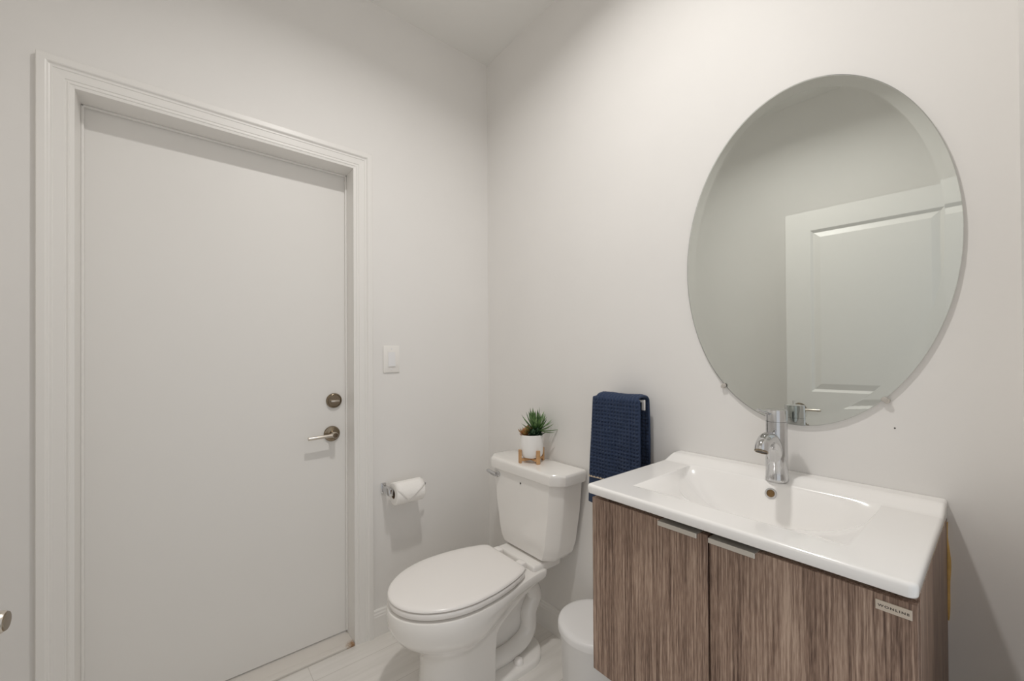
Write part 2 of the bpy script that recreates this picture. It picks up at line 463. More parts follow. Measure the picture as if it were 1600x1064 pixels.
# recessed ceiling lamp (out of the frame above)
cl = thing('ceiling_light', 'small round recessed ceiling light over the middle of the room', 'ceiling light', (LAMP_POS[0], LAMP_POS[1], CEIL))
obj('trim_ring', lathe([(0.098, -0.0005), (0.098, 0.002), (0.092, 0.004), (0.062, 0.005), (0.058, 0.003), (0.058, -0.006), (0.061, -0.006), (0.063, -0.0005)], (*LAMP_POS, CEIL), (0, 0, -1), 64, cap0=False, cap1=False), M['trim'], cl, 40)
obj('lens', lathe([(0.058, -0.0045), (0, -0.004)], (*LAMP_POS, CEIL), (0, 0, -1), 48, cap0=False), emat('lamp_lens', CAN_COLOR, 12.0), cl)
ld = bpy.data.lights.new('lamp', 'AREA'); ld.shape = 'DISK'; ld.size = 0.105; ld.energy = CAN_POWER; ld.color = CAN_COLOR[:3]; ld.spread = math.radians(CAN_SPREAD)
lo_ = bpy.data.objects.new('lamp', ld); COL.objects.link(lo_); lo_.parent = cl; lo_.location = (0, 0, -0.0005)
obj('housing', lathe([(0.0632, -0.008), (0.0632, -0.06), (0, -0.06)], (*LAMP_POS, CEIL), (0, 0, -1), 32, cap0=False), M['alu'], cl)

# ------------------------------------------------------------------ light switch
sw = thing('light_switch', 'white rocker light switch on the wall beside the door casing', 'light switch', (0, -0.548, 1.2235))
obj('wall_plate', box(0.0, 0.006, -0.586, -0.510, 1.163, 1.284, 0.0025), M['switch'], sw, 40)
bm = bmesh.new()
add_box(bm, 0.005, 0.0068, -0.5665, -0.5295, 1.188, 1.259, 0.0006)
obj('rocker_frame', bm, M['switch'], sw)
bm = bmesh.new()
vs = [bm.verts.new(p) for p in ((0.006, -0.564, 1.191), (0.006, -0.532, 1.191), (0.006, -0.532, 1.256), (0.006, -0.564, 1.256), (0.0105, -0.564, 1.191), (0.0105, -0.532, 1.191), (0.0075, -0.532, 1.256), (0.0075, -0.564, 1.256))]
for q in ((0, 1, 2, 3), (4, 5, 6, 7), (0, 1, 5, 4), (1, 2, 6, 5), (2, 3, 7, 6), (3, 0, 4, 7)): bm.faces.new([vs[i] for i in q])
obj('rocker', bm, M['rocker'], sw)
for z in (1.1765, 1.2705):
    obj('screw', lathe([(0.0032, 0.005), (0.0030, 0.0072), (0, 0.0075)], (0, -0.548, z), (1, 0, 0), 16), M['rocker'], sw, 40)

# ------------------------------------------------------------------ toilet paper and its holder
TX, TZ = 0.078, 0.634
th = thing('toilet_paper_holder', 'small chrome toilet paper holder on the wall by the toilet', 'toilet paper holder', (0, -0.592, TZ))
obj('mounting_arm', box(0.006, TX + 0.014, -0.596, -0.578, TZ - 0.004, TZ + 0.026, 0.002), M['chrome'], th, 40)
obj('back_plate', box(0.0, 0.007, -0.598, -0.576, TZ - 0.012, TZ + 0.034, 0.0015), M['chrome'], th, 40)
bm = bmesh.new()
add_tube(bm, [(TX, -0.590, TZ + 0.012), (TX, -0.50, TZ + 0.012), (TX, -0.430, TZ + 0.012), (TX, -0.424, TZ + 0.014), (TX, -0.421, TZ + 0.022)], 0.0058, 16)
obj('rod', bm, M['chrome'], th, 50)
tp = thing('toilet_paper_roll', 'white toilet paper roll hanging on the chrome holder', 'toilet paper', (TX, -0.507, TZ))
RR, RY0, RY1 = 0.0485, -0.574, -0.442
bm = bmesh.new()
# spool: outer skin, flat ends, bore
n = 64
prof = [(0.0205, RY0), (RR - 0.003, RY0), (RR, RY0 + 0.003), (RR, RY1 - 0.003), (RR - 0.003, RY1), (0.0205, RY1)]
add_lathe(bm, [(r, y) for r, y in prof] + [prof[0]], (TX, 0, TZ), (0, 1, 0), n, cap0=False, cap1=False)
obj('paper', bm, M['paper'], tp, 40)
bm = bmesh.new()
add_lathe(bm, [(0.0200, RY0 + 0.001), (0.0200, RY1 - 0.001), (0.0188, RY1 - 0.001), (0.0188, RY0 + 0.001), (0.0200, RY0 + 0.001)], (TX, 0, TZ), (0, 1, 0), 48, cap0=False, cap1=False)
obj('cardboard_core', bm, M['card'], tp, 40)
# the folded tail: a sheet lying on the front of the roll ending in a point
bm = bmesh.new()
def roll_pt(a, y, r): return (TX + r * math.cos(a), y, TZ + r * math.sin(a))
tail = []
na = 14
for i in range(na + 1):
    a = math.radians(80) - math.radians(112) * i / na
    k = i / na
    yl = RY0 + 0.001 + (0.052) * max(0, (k - 0.45) / 0.55)
    yr = RY1 - 0.001 - (0.078) * max(0, (k - 0.45) / 0.55)
    tail.append([bm.verts.new(roll_pt(a, yl + (yr - yl) * j / 6, RR + 0.0012 + 0.0012 * k)) for j in range(7)])
for a, b in zip(tail, tail[1:]):
    for j in range(6): bm.faces.new((a[j], a[j + 1], b[j + 1], b[j]))
ft = obj('folded_tail', bm, M['paper'], tp, 60)
sm = ft.modifiers.new('thick', 'SOLIDIFY'); sm.thickness = 0.0012; sm.offset = 0

# ------------------------------------------------------------------ toilet
TC = 0.456
to = thing('toilet', 'white two-piece toilet with closed elongated seat lid', 'toilet', (TC, -0.36, 0))
def egg(z, a, tip, yc, wb, yb, rb=0.02, n=44):
    """closed outline, front half ellipse + flank narrowing to a flat back"""
    pts = []
    for i in range(n + 1):                       # right side at yc round the tip to the left
        t = PI * i / n
        pts.append((TC + a * math.cos(t), yc - (yc - tip) * math.sin(t), z))
    m = 14
    left = []
    for i in range(1, m + 1):
        k = i / m
        s = k * k * (3 - 2 * k)
        left.append((a + (wb - a) * s, yc + (yb - rb - yc) * k))
    for i in range(1, 6):
        t = PI / 2 * i / 5
        left.append((wb - rb + rb * math.cos(t), yb - rb + rb * math.sin(t)))
    for w, y in left: pts.append((TC - w, y, z))
    for w, y in left[::-1]: pts.append((TC + w, y, z))
    return pts
bm = bmesh.new()
#        z      a      tip     yc     wb     yb     rb
LV = [(0.000, 0.106, -0.640, -0.50, 0.100, -0.372, 0.006), (0.030, 0.102, -0.634, -0.50, 0.098, -0.372, 0.006), (0.120, 0.099, -0.628, -0.50, 0.097, -0.370, 0.006),
      (0.150, 0.1005, -0.629, -0.50, 0.098, -0.368, 0.007), (0.172, 0.1055, -0.635, -0.50, 0.099, -0.366, 0.007), (0.190, 0.115, -0.646, -0.50, 0.101, -0.362, 0.008), (0.210, 0.130, -0.664, -0.50, 0.106, -0.350, 0.010), (0.232, 0.146, -0.685, -0.50, 0.111, -0.330, 0.012), (0.260, 0.168, -0.716, -0.50, 0.117, -0.300, 0.014),
      (0.290, 0.1805, -0.735, -0.50, 0.124, -0.262, 0.016), (0.318, 0.1875, -0.745, -0.50, 0.128, -0.215, 0.018), (0.334, 0.1885, -0.7465, -0.50, 0.131, -0.170, 0.018), (0.340, 0.1890, -0.747, -0.50, 0.133, -0.142, 0.018),
      (0.346, 0.1890, -0.747, -0.50, 0.134, -0.132, 0.018), (0.366, 0.1885, -0.746, -0.50, 0.135, -0.130, 0.018), (0.3715, 0.1865, -0.744, -0.50, 0.133, -0.132, 0.018), (0.374, 0.180, -0.738, -0.50, 0.128, -0.137, 0.018)]
LV = [(z * 0.368 / 0.374 + 0.008 * math.exp(-((z - 0.20) / 0.06) ** 2), *q) for z, *q in LV]
add_loft(bm, [egg(*l) for l in LV])
# raised tank shelf at the back of the deck
add_box(bm, TC - 0.122, TC + 0.122, -0.200, -0.045, 0.352, 0.389, 0.010, 3)
# trapway relief, a narrow serpentine web behind the pedestal
for sx in (-1, 1):
    trap = spline([(TC + sx * 0.030, -0.36, 0.215), (TC + sx * 0.040, -0.29, 0.262), (TC + sx * 0.046, -0.215, 0.290), (TC + sx * 0.048, -0.155, 0.272), (TC + sx * 0.048, -0.135, 0.222), (TC + sx * 0.050, -0.165, 0.172), (TC + sx * 0.052, -0.170, 0.112),
                   (TC + sx * 0.053, -0.200, 0.074), (TC + sx * 0.053, -0.270, 0.052), (TC + sx * 0.050, -0.37, 0.048)], 8)
    add_tube(bm, trap, [0.033] * len(trap), 20)
web = [(-0.375, 0.02), (-0.375, 0.27), (-0.25, 0.33), (-0.13, 0.345), (-0.118, 0.20), (-0.135, 0.02)]
r0 = [(TC - 0.030, y, z) for y, z in web]; r1 = [(TC + 0.030, y, z) for y, z in web]
add_loft(bm, [r0, r1])
# foot flange
def foot(z, w, yb):
    pts = []
    m = 20
    for i in range(m + 1):
        t = PI * i / m
        pts.append((TC + w * math.cos(t), yb - 0.11 + 0.11 * math.sin(t), z))
    pts += [(TC - w, -0.378, z), (TC + w, -0.378, z)]
    return pts
add_loft(bm, [foot(0, 0.132, -0.105), foot(0.017, 0.132, -0.105), foot(0.023, 0.129, -0.108), foot(0.026, 0.122, -0.115), foot(0.028, 0.085, -0.14)])
obj('bowl', bm, M['porcelain'], to, 42)
for s in (-1, 1):
    obj('bolt_cap', lathe([(0.020, 0), (0.0195, 0.008), (0.0155, 0.016), (0.0085, 0.020), (0, 0.021)], (TC + s * 0.098, -0.262, 0.026), (0, 0, 1), 24), M['seat'], to, 50)
def seat_ring(z, ins):
    z -= 0.004
    a, yc, tip = 0.187 - ins, -0.50, -0.742 + ins
    pts = []
    for i in range(49):
        t = PI * i / 48
        pts.append((TC + a * math.cos(t), yc + (tip - yc) * math.sin(t), z))
    K = [(0.187, -0.5), (0.183, -0.43), (0.171, -0.362), (0.157, -0.312), (0.144, -0.278), (0.134, -0.259), (0.122, -0.249), (0.105, -0.2455)]
    half = [(p.x - ins, p.y - ins * max(0, (p.y + 0.34) / 0.09 if p.y > -0.34 else 0)) for p in spline([(w, y, 0) for w, y in K], 5)][1:]
    pts += [(TC - x, y, z) for x, y in half] + [(TC + x, y, z) for x, y in half[::-1]]
    return pts
bm = bmesh.new()
add_loft(bm, [seat_ring(0.3795, 0.012), seat_ring(0.3805, 0.004), seat_ring(0.384, 0.001), seat_ring(0.397, 0.000), seat_ring(0.4000, 0.002), seat_ring(0.4008, 0.006)])
obj('seat_ring', bm, M['seat'], to, 40)
bm = bmesh.new()
add_loft(bm, [seat_ring(0.4035, 0.008), seat_ring(0.4041, 0.003), seat_ring(0.4065, 0.0), seat_ring(0.410, 0.0005), seat_ring(0.4135, 0.004), seat_ring(0.4155, 0.011), seat_ring(0.4172, 0.03), seat_ring(0.4185, 0.07)])
obj('seat_lid', bm, M['seat'], to, 40)
for s in (-1, 1):
    bm = bmesh.new()
    add_box(bm, TC + s * 0.075 - 0.020, TC + s * 0.075 + 0.020, -0.246, -0.214, 0.378, 0.405, 0.006, 3)
    obj('hinge', bm, M['seat'], to, 40)
# rubber bumpers shadow gap between bowl and seat
bm = bmesh.new()
add_loft(bm, [seat_ring(0.370, 0.060), seat_ring(0.383, 0.060)])
add_loft(bm, [seat_ring(0.398, 0.050), seat_ring(0.406, 0.050)])
obj('seat_bumper', bm, M['seat'], to)
def tank_ring(z, hw, yf, yb, ch, chb=0.012):
    """plan outline with broad chamfers at the front corners"""
    p = [(hw - chb, yb), (hw, yb - chb), (hw, yf + ch), (hw - 0.004, yf + ch - 0.007), (hw - ch + 0.006, yf + 0.004), (hw - ch, yf)]
    q = [(TC + x, y, z) for x, y in p] + [(TC - x, y, z) for x, y in p[::-1]]
    return q
bm = bmesh.new()
add_loft(bm, [tank_ring(0.390, 0.120, -0.130, -0.035, 0.035), tank_ring(0.394, 0.150, -0.148, -0.026, 0.038), tank_ring(0.402, 0.160, -0.158, -0.022, 0.040), tank_ring(0.425, 0.176, -0.161, -0.020, 0.042),
              tank_ring(0.470, 0.191, -0.163, -0.018, 0.045), tank_ring(0.600, 0.212, -0.166, -0.016, 0.046), tank_ring(0.735, 0.226, -0.168, -0.016, 0.046)])
tk = obj('tank', bm, M['porcelain'], to, 32)
bm = bmesh.new()
add_loft(bm, [tank_ring(0.722, 0.231, -0.172, -0.010, 0.046), tank_ring(0.724, 0.236, -0.177, -0.007, 0.047), tank_ring(0.757, 0.240, -0.180, -0.005, 0.048), tank_ring(0.764, 0.2385, -0.1785, -0.006, 0.048), tank_ring(0.768, 0.235, -0.175, -0.009, 0.047), tank_ring(0.7695, 0.228, -0.168, -0.014, 0.046)])
obj('tank_lid', bm, M['porcelain'], to, 32)
fl_ = obj('flush_lever', lathe([(0.012, 0), (0.012, 0.006), (0.0085, 0.009), (0.0075, 0.016)], (TC - 0.150, -0.1675, 0.697), (0, -1, 0), 24), M['chrome'], to, 40)
bm = bmesh.new()
add_tube(bm, [(TC - 0.150, -0.185, 0.697), (TC - 0.168, -0.188, 0.700), (TC - 0.198, -0.190, 0.706), (TC - 0.206, -0.190, 0.707)], [0.0095, 0.009, 0.0085, 0.006], 14)
obj('lever_arm', bm, M['chrome'], fl_, 50)
obj('plug', lathe([(0.0042, 0), (0.0036, 0.002), (0, 0.0022)], (TC + 0.004, -0.1672, 0.690), (0, -1, 0), 16), M['grommet'], tk, 40)

# ------------------------------------------------------------------ plant on the tank
PX, PY, PZ = 0.450, -0.094, 0.7695
st = thing('plant_stand', 'small light wood cross stand under the white plant pot', 'plant stand', (PX, PY, PZ))
view_right = Vector((0.633, 0.774, 0)).normalized(); view_back = Vector((-0.774, 0.633, 0)).normalized()
def sdir(deg):
    t = math.radians(deg); return view_right * math.cos(t) + view_back * math.sin(t)
def oriented_box(bm, c, ax, l, w, z0, z1):
    ax = Vector(ax).normalized(); sd = Vector((-ax.y, ax.x, 0)); c = Vector(c)
    lo = [c + ax * (sx * l / 2) + sd * (sy * w / 2) for sx, sy in ((-1, -1), (1, -1), (1, 1), (-1, 1))]
    b = bmesh.new()
    vl = [b.verts.new((p.x, p.y, z0)) for p in lo]; vh = [b.verts.new((p.x, p.y, z1)) for p in lo]
    for i in range(4): b.faces.new((vl[i], vl[(i + 1) % 4], vh[(i + 1) % 4], vh[i]))
    b.faces.new(vl[::-1]); b.faces.new(vh)
    bmesh.ops.bevel(b, geom=b.edges[:], offset=0.001, segments=1, affect='EDGES')
    merge(bm, b)
RP = 0.052
for k in range(4):
    d = sdir(207 + 90 * k); c = Vector((PX, PY, 0)) + d * (RP + 0.0055)
    bm = bmesh.new(); oriented_box(bm, c, d, 0.009, 0.016, PZ, PZ + 0.058)
    obj('leg', bm, M['bamboo'], st)
for k in range(2):
    bm = bmesh.new(); oriented_box(bm, (PX, PY, 0), sdir(207 + 90 * k), 2 * RP + 0.003, 0.014, PZ + 0.008 + 0.0, PZ + 0.019)
    obj('cross_bar', bm, M['bamboo'], st)
pt = thing('potted_plant', 'succulents in a round white pot on the toilet tank', 'potted plant', (PX, PY, PZ + 0.019))
pz = PZ + 0.0195
obj('pot', lathe([(0.0, 0.0), (0.030, 0.0), (0.040, 0.003), (0.047, 0.010), (0.0505, 0.022), (0.0515, 0.045), (0.0515, 0.099), (0.0510, 0.1015), (0.0495, 0.1020), (0.0480, 0.1005), (0.0475, 0.087)], (PX, PY, pz), (0, 0, 1), 56, cap1=False), M['pot'], pt, 50)
obj('soil', lathe([(0.0475, 0.089), (0.02, 0.094), (0, 0.095)], (PX, PY, pz), (0, 0, 1), 32), M['soil'], pt, 60)
def add_leaf(bm, base, d, L, w, th, curve=0.0, n=7):
    """a tapering succulent leaf with a lens section, bending upward by curve"""
    base = Vector(base); d = Vector(d).normalized()
    side = d.cross(Vector((0, 0, 1)))
    side = side.normalized() if side.length > 1e-3 else Vector((1, 0, 0))
    up = side.cross(d).normalized()
    rings = []
    for i in range(n + 1):
        k = i / n
        prof = (0.55 + 1.05 * k - 0.3 * k * k) * (1 - k ** 2.6) if k < 1 else 0
        c = base + d * (L * k) + up * (curve * L * k * k)
        ww = w * max(prof, 0.02); tt = th * max(prof, 0.02)
        rings.append([c + side * ww, c + up * tt * 0.35, c - side * ww, c - up * tt])
    add_loft(bm, rings)
def rosette(bm, c, count, L, w, th, el0, el1, curve, up_axis=Vector((0, 0, 1)), jitter=0.12):
    g = 2.39996
    for i in range(count):
        k = i / max(1, count - 1)
        a = i * g + random.uniform(-jitter, jitter)
        el = math.radians(el0 + (el1 - el0) * k + random.uniform(-6, 6))
        d = Vector((math.cos(a) * math.cos(el), math.sin(a) * math.cos(el), math.sin(el)))
        q = Vector((0, 0, 1)).rotation_difference(up_axis)
        add_leaf(bm, c, q @ d, L * random.uniform(0.82, 1.12) * (0.95 - 0.1 * k), w, th, curve)
zs = pz + 0.097
gc = Vector((PX, PY, zs)) + view_right * 0.014 + Vector((0, 0, 0.020))
bm = bmesh.new()
rosette(bm, gc, 20, 0.110, 0.0078, 0.0040, 12, 84, 0.14)
rosette(bm, gc + view_right * 0.018 + Vector((0, 0, 0.002)), 15, 0.094, 0.0074, 0.0040, 10, 58, 0.18, (Vector((0, 0, 1)) + view_right * 0.45).normalized())
obj('spiky_succulent', bm, M['leaf'], pt, 60)
bm = bmesh.new()
rosette(bm, Vector((PX, PY, zs + 0.004)) + view_right * 0.026 - view_back * 0.012, 30, 0.040, 0.0095, 0.0050, 0, 75, 0.25)
rosette(bm, Vector((PX, PY, zs + 0.004)) + view_right * 0.006 - view_back * 0.026, 20, 0.034, 0.0085, 0.0045, 0, 75, 0.25)
rosette(bm, Vector((PX, PY, zs + 0.016)) + view_right * 0.020 + view_back * 0.010, 20, 0.046, 0.0090, 0.0045, 5, 70, 0.25)
obj('dark_succulent', bm, M['leaf_dark'], pt, 60)
bm = bmesh.new()
rosette(bm, Vector((PX, PY, zs)) - view_right * 0.031 - view_back * 0.010, 20, 0.040, 0.0088, 0.0040, 8, 75, 0.2)
rosette(bm, Vector((PX, PY, zs + 0.006)) - view_right * 0.016 + view_back * 0.006, 16, 0.042, 0.0080, 0.0040, 15, 75, 0.2)
obj('russet_succulent', bm, M['leaf_red'], pt, 60)

# ------------------------------------------------------------------ towel on its bar
BARY, BARZ = -0.066, 1.0755
tb = thing('towel_bar', 'short white towel rail under the navy towel, only its end showing', 'towel bar', (0.90, 0, BARZ))
obj('rail', box(0.788, 0.990, BARY + 0.001, BARY + 0.009, BARZ - 0.004, BARZ + 0.004, 0.0012), M['seat'], tb, 40)
obj('end_cap', box(0.982, 0.994, BARY + 0.003, BARY + 0.008, BARZ - 0.031, BARZ + 0.005, 0.0012), M['seat'], tb, 40)
bm = bmesh.new(); add_box(bm, 0.788, 0.805, BARY + 0.008, 0.0, BARZ - 0.026, BARZ - 0.002, 0.0015); add_box(bm, 0.786, 0.807, -0.006, 0.0, BARZ - 0.034, BARZ + 0.006, 0.0015)
obj('wall_post', bm, M['seat'], tb, 40)
tw = thing('hand_towel', 'navy blue waffle-weave hand towel hanging beside the toilet tank', 'towel', (0.90, BARY, 0.69))
ZB_F, ZB_B = 0.688, 0.730
NZT = 190
path = []
for i in range(NZT + 1): path.append((-0.0965 - 0.006 * math.sin(i / NZT * 1.3), ZB_F + (BARZ + 0.002 - ZB_F) * i / NZT))
for i in range(1, 12):
    t = PI * i / 12; path.append((-0.066 - 0.0305 * math.cos(t) - 0.0, BARZ + 0.002 + 0.0125 * math.sin(t)))
for i in range(NZT + 1): path.append((-0.0355 + 0.004 * math.sin(i / NZT * 3.7), BARZ + 0.002 - (BARZ + 0.002 - ZB_B) * i / NZT))
arc = [0]
for a, b in zip(path, path[1:]): arc.append(arc[-1] + math.hypot(a[0] - b[0], a[1] - b[1]))
NX = 112
CELL = 0.0130
bm = bmesh.new()
rows = []
for k, (y, z) in enumerate(path):
    p0 = path[max(k - 1, 0)]; p1 = path[min(k + 1, len(path) - 1)]
    ty, tz = p1[0] - p0[0], p1[1] - p0[1]; l = math.hypot(ty, tz); ny, nz = -tz / l, ty / l
    row = []
    front = k <= NZT
    low = max(0, (BARZ - z)) / 0.4
    xl = 0.806 - (0.028 * low if front else -0.010) ; xr = 1.003 - (0.000 if front else 0.012)
    for i in range(NX + 1):
        u = i / NX; x = xl + (xr - xl) * u
        wv = 0.0045 * math.sin(u * 7.0 + 0.6) * (0.3 + 0.7 * low) + 0.003 * math.sin(u * 17 + z * 9) * low
        plain = (arc[k] < 0.100) or (arc[-1] - arc[k] < 0.06)
        cx = abs(math.sin(PI * x / CELL)); cz = abs(math.sin(PI * arc[k] / CELL))
        h = 0.0 if plain else 0.0062 * max((1 - cx) ** 1.2, (1 - cz) ** 1.2)
        if front and u > 0.82 and u < 0.86: h -= 0.0015
        h *= min(1, (min(u, 1 - u) * 0.2) / 0.006)
        o = h + wv
        row.append(bm.verts.new((x, y + ny * o, z + nz * o)))
    rows.append(row)
for k in range(len(rows) - 1):
    for i in range(NX): bm.faces.new((rows[k][i], rows[k][i + 1], rows[k + 1][i + 1], rows[k + 1][i]))
cl_ = obj('cloth', bm, M['towel'], tw, 180, recalc=False)
sm = cl_.modifiers.new('thick', 'SOLIDIFY'); sm.thickness = 0.007; sm.offset = 0
# cream stripe woven across the plain hem band
bm = bmesh.new()
prev = None
for i in range(NX + 1):
    u = i / NX; z0, z1 = 0.7840, 0.7930
    low = (BARZ - z0) / 0.4
    x = 0.806 - 0.028 * low + (1.003 - 0.806 + 0.028 * low) * u
    wv = 0.0045 * math.sin(u * 7.0 + 0.6) * (0.3 + 0.7 * low) + 0.003 * math.sin(u * 17 + z0 * 9) * low
    kf = (z0 - ZB_F) / (BARZ + 0.002 - ZB_F)
    yy = -0.0965 - 0.006 * math.sin(kf * 1.3) - wv - 0.0072
    cur = [bm.verts.new((x, yy, z0)), bm.verts.new((x, yy, z1)), bm.verts.new((x, yy + 0.003, z1)), bm.verts.new((x, yy + 0.003, z0))]
    if prev:
        for a in range(4): bm.faces.new((prev[a], prev[(a + 1) % 4], cur[(a + 1) % 4], cur[a]))
    prev = cur
obj('hem_stripe', bm, M['hem'], tw)

# ------------------------------------------------------------------ vanity cabinet
VX0, VX1 = 1.084, 1.691
VYF, VZ0, VZ1 = -0.452, 0.414, 0.866
va = thing('vanity_cabinet', 'wall-hung grey-brown wood-grain vanity cabinet with two doors', 'vanity cabinet', ((VX0 + VX1) / 2, -0.22, VZ0))
bm = bmesh.new()
t = 0.016
yb, yf = -0.001, VYF + 0.020
add_box(bm, VX0, VX0 + t, yf, yb, VZ0, VZ1 + 0.008, 0.0006, 1); add_box(bm, VX1 - t, VX1, yf, yb, VZ0, VZ1 + 0.008, 0.0006, 1)
add_box(bm, VX0 + t, VX1 - t, yf, yb, VZ0, VZ0 + t); add_box(bm, VX0 + t, VX1 - t, -0.012, yb, VZ0 + t, VZ1 - 0.10); add_box(bm, VX0 + t, VX1 - t, yf, yf + 0.016, VZ1 - 0.06, VZ1 + 0.002)
obj('body', bm, M['wood'], va)
XM = 1.3865
dl = obj('door', box(VX0 + 0.001, XM - 0.0018, VYF, VYF + 0.018, VZ0 + 0.001, VZ1 - 0.004, 0.0008, 1), [M['wood']], va)
dr = obj('door', box(XM + 0.0018, VX1 - 0.001, VYF, VYF + 0.018, VZ0 + 0.001, VZ1 - 0.004, 0.0008, 1), [M['wood']], va)
obj('gap_shade', box(VX0 + 0.01, VX1 - 0.01, VYF + 0.0182, yf - 0.0002, VZ0 + 0.01, VZ1 + 0.004), M['black'], va)  # black box painting the shade seen in the gaps round the doors
for d, x0, x1 in ((dl, 1.283, 1.3705), (dr, 1.394, 1.479)):
    bm = bmesh.new()
    add_box(bm, x0, x1, VYF - 0.0165, VYF + 0.014, VZ1 - 0.0035, VZ1 - 0.0005, 0.0006, 1)
    add_box(bm, x0, x1, VYF - 0.0185, VYF - 0.0150, VZ1 - 0.0105, VZ1 - 0.0003, 0.0008, 1)
    obj('handle', bm, M['alu'], d)
# name plate
lp = obj('name_plate', box(1.6430, 1.6840, VYF - 0.0016, VYF + 0.0002, 0.8375, 0.8525, 0.0004, 1), M['plate'], dr)
txt = bpy.data.curves.new('plate_lettering', 'FONT'); txt.body = 'WONLINE'; txt.size = 0.0050; txt.align_x = 'CENTER'; txt.align_y = 'CENTER'; txt.extrude = 0.0002; txt.offset = 0.00010; txt.space_character = 1.3
tmp = bpy.data.objects.new('tmp_text', txt); COL.objects.link(tmp)
bpy.context.view_layer.update()
me = bpy.data.meshes.new_from_object(tmp.evaluated_get(bpy.context.evaluated_depsgraph_get()))
bpy.data.objects.remove(tmp)
bm = bmesh.new(); bm.from_mesh(me); bpy.data.meshes.remove(me)
xsz = max(v.co.x for v in bm.verts) - min(v.co.x for v in bm.verts); xm = (max(v.co.x for v in bm.verts) + min(v.co.x for v in bm.verts)) / 2
ym = (max(v.co.y for v in bm.verts) + min(v.co.y for v in bm.verts)) / 2
k = 0.0355 / xsz
for v in bm.verts:
    v.co = Vector((1.6635 + (v.co.x - xm) * k, VYF - 0.0017 - v.co.z, 0.8450 + (v.co.y - ym)))

lt = obj('lettering', bm, M['ink'], dr)
# amber glue squeezed out between side panel and wall
pts = []; rads = []
for i in range(26):
    k = i / 25
    pts.append((VX1 + 0.0010 + 0.0014 * math.sin(3 + k * 9) * k, -0.0018, 0.655 + 0.212 * k))
    rads.append(0.0012 + 0.0034 * math.sin(PI * min(1, k * 1.15)) ** 0.7 * (0.8 + 0.2 * math.sin(k * 13)) if k * 1.15 < 1 else 0.0016)
bm = bmesh.new(); add_tube(bm, pts, rads, 10)
obj('adhesive_bead', bm, M['glue'], va, 60)

# ------------------------------------------------------------------ washbasin top
SX0, SX1, SY0, SY1 = 1.0825, 1.6925, -0.474, -0.001
SZ, SZB, LEDGE = 0.9005, 0.8775, 0.0155
bs = thing('washbasin', 'white ceramic washbasin top with shallow rectangular bowl on the vanity', 'sink', ((SX0 + SX1) / 2, -0.23, SZB))
BX0, BX1, BY0, BY1 = 1.170, 1.601, -0.398, -0.094
def sstep(a, b, x):
    t = min(1, max(0, (x - a) / (b - a))); return t * t * (3 - 2 * t)
def basin_z(x, y):
    z = SZ
    z += LEDGE * sstep(-0.104, -0.034, y)
    if BX0 < x < BX1 and BY0 < y < BY1:
        e = min(x - BX0, BX1 - x); ef = y - BY0; eb = BY1 - y
        # the bowl: half an oval with its straight side along the back; plane wings slope down to its rim
        xc = 1.3855; a = 0.2145; b_ = 0.262
        r = math.sqrt(((x - xc) / a) ** 2 + (max(0, BY1 - y) / b_) ** 2)
        rim = 0.026
        m = min(e, ef * 1.2)
        if r >= 1:
            z -= rim * m / (m + (r - 1) * 0.20 + 1e-5) * sstep(0, 0.004, m) * sstep(0, 0.012, eb)
        else:
            d = 1 - r
            depth = rim + 0.086 * (1 - (1 - min(1, d / 0.80)) ** 2.2)
            z -= depth * sstep(0, 0.055, eb) ** 0.75
    return z
NXs, NYs = 300, 240
def dens(n, a, b):
    return [a + (b - a) * i / n for i in range(n + 1)]
xs = [SX0 + d for d in (0, 0.0006, 0.0018, 0.0035, 0.006)] + dens(NXs, SX0 + 0.009, SX1 - 0.009) + [SX1 - d for d in (0.006, 0.0035, 0.0018, 0.0006, 0)]
ys = [SY0 + d for d in (0, 0.0006, 0.0018, 0.0035, 0.006)] + dens(NYs, SY0 + 0.009, SY1 - 0.006) + [SY1 - d for d in (0.003, 0.0012, 0)]
ER = 0.0065
def edge_drop(d):
    if d >= ER: return 0
    return ER - math.sqrt(max(0, ER * ER - (ER - d) ** 2))
CR = 0.012
def cornered(x, y):
    """round the plan corners at the front"""
    for cx, sx in ((SX0 + CR, -1), (SX1 - CR, 1)):
        if (x - cx) * sx > 0 and y < SY0 + CR:
            dx, dy = (x - cx) / CR, (y - (SY0 + CR)) / CR
            mx = max(abs(dx), abs(dy)); ln = math.hypot(dx, dy)
            if ln > 0: dx, dy = dx * mx / ln, dy * mx / ln
            return cx + dx * CR, SY0 + CR + dy * CR
    return x, y
bm = bmesh.new()
G = []
for y in ys:
    row = []
    for x in xs:
        d = min(x - SX0, SX1 - x, y - SY0)
        X, Y = cornered(x, y)
        row.append(bm.verts.new((X, Y, basin_z(x, y) - edge_drop(d))))
    G.append(row)
for j in range(len(ys) - 1):
    for i in range(len(xs) - 1): bm.faces.new((G[j][i], G[j][i + 1], G[j + 1][i + 1], G[j + 1][i]))
border = [G[0][i] for i in range(len(xs))] + [G[j][-1] for j in range(1, len(ys))] + [G[-1][i] for i in range(len(xs) - 2, -1, -1)] + [G[j][0] for j in range(len(ys) - 2, 0, -1)]
cxm, cym = (SX0 + SX1) / 2, (SY0 + SY1) / 2
prev = border
for dz, ins in ((SZB + 0.004, 0.0004), (SZB + 0.001, 0.0015), (SZB, 0.004)):
    cur = [bm.verts.new((v.co.x + (ins if v.co.x < cxm else -ins), v.co.y + (ins if v.co.y < -0.03 else 0), dz)) for v in border]
    n = len(border)
    for i in range(n): bm.faces.new((prev[i], prev[(i + 1) % n], cur[(i + 1) % n], cur[i]))
    prev = cur
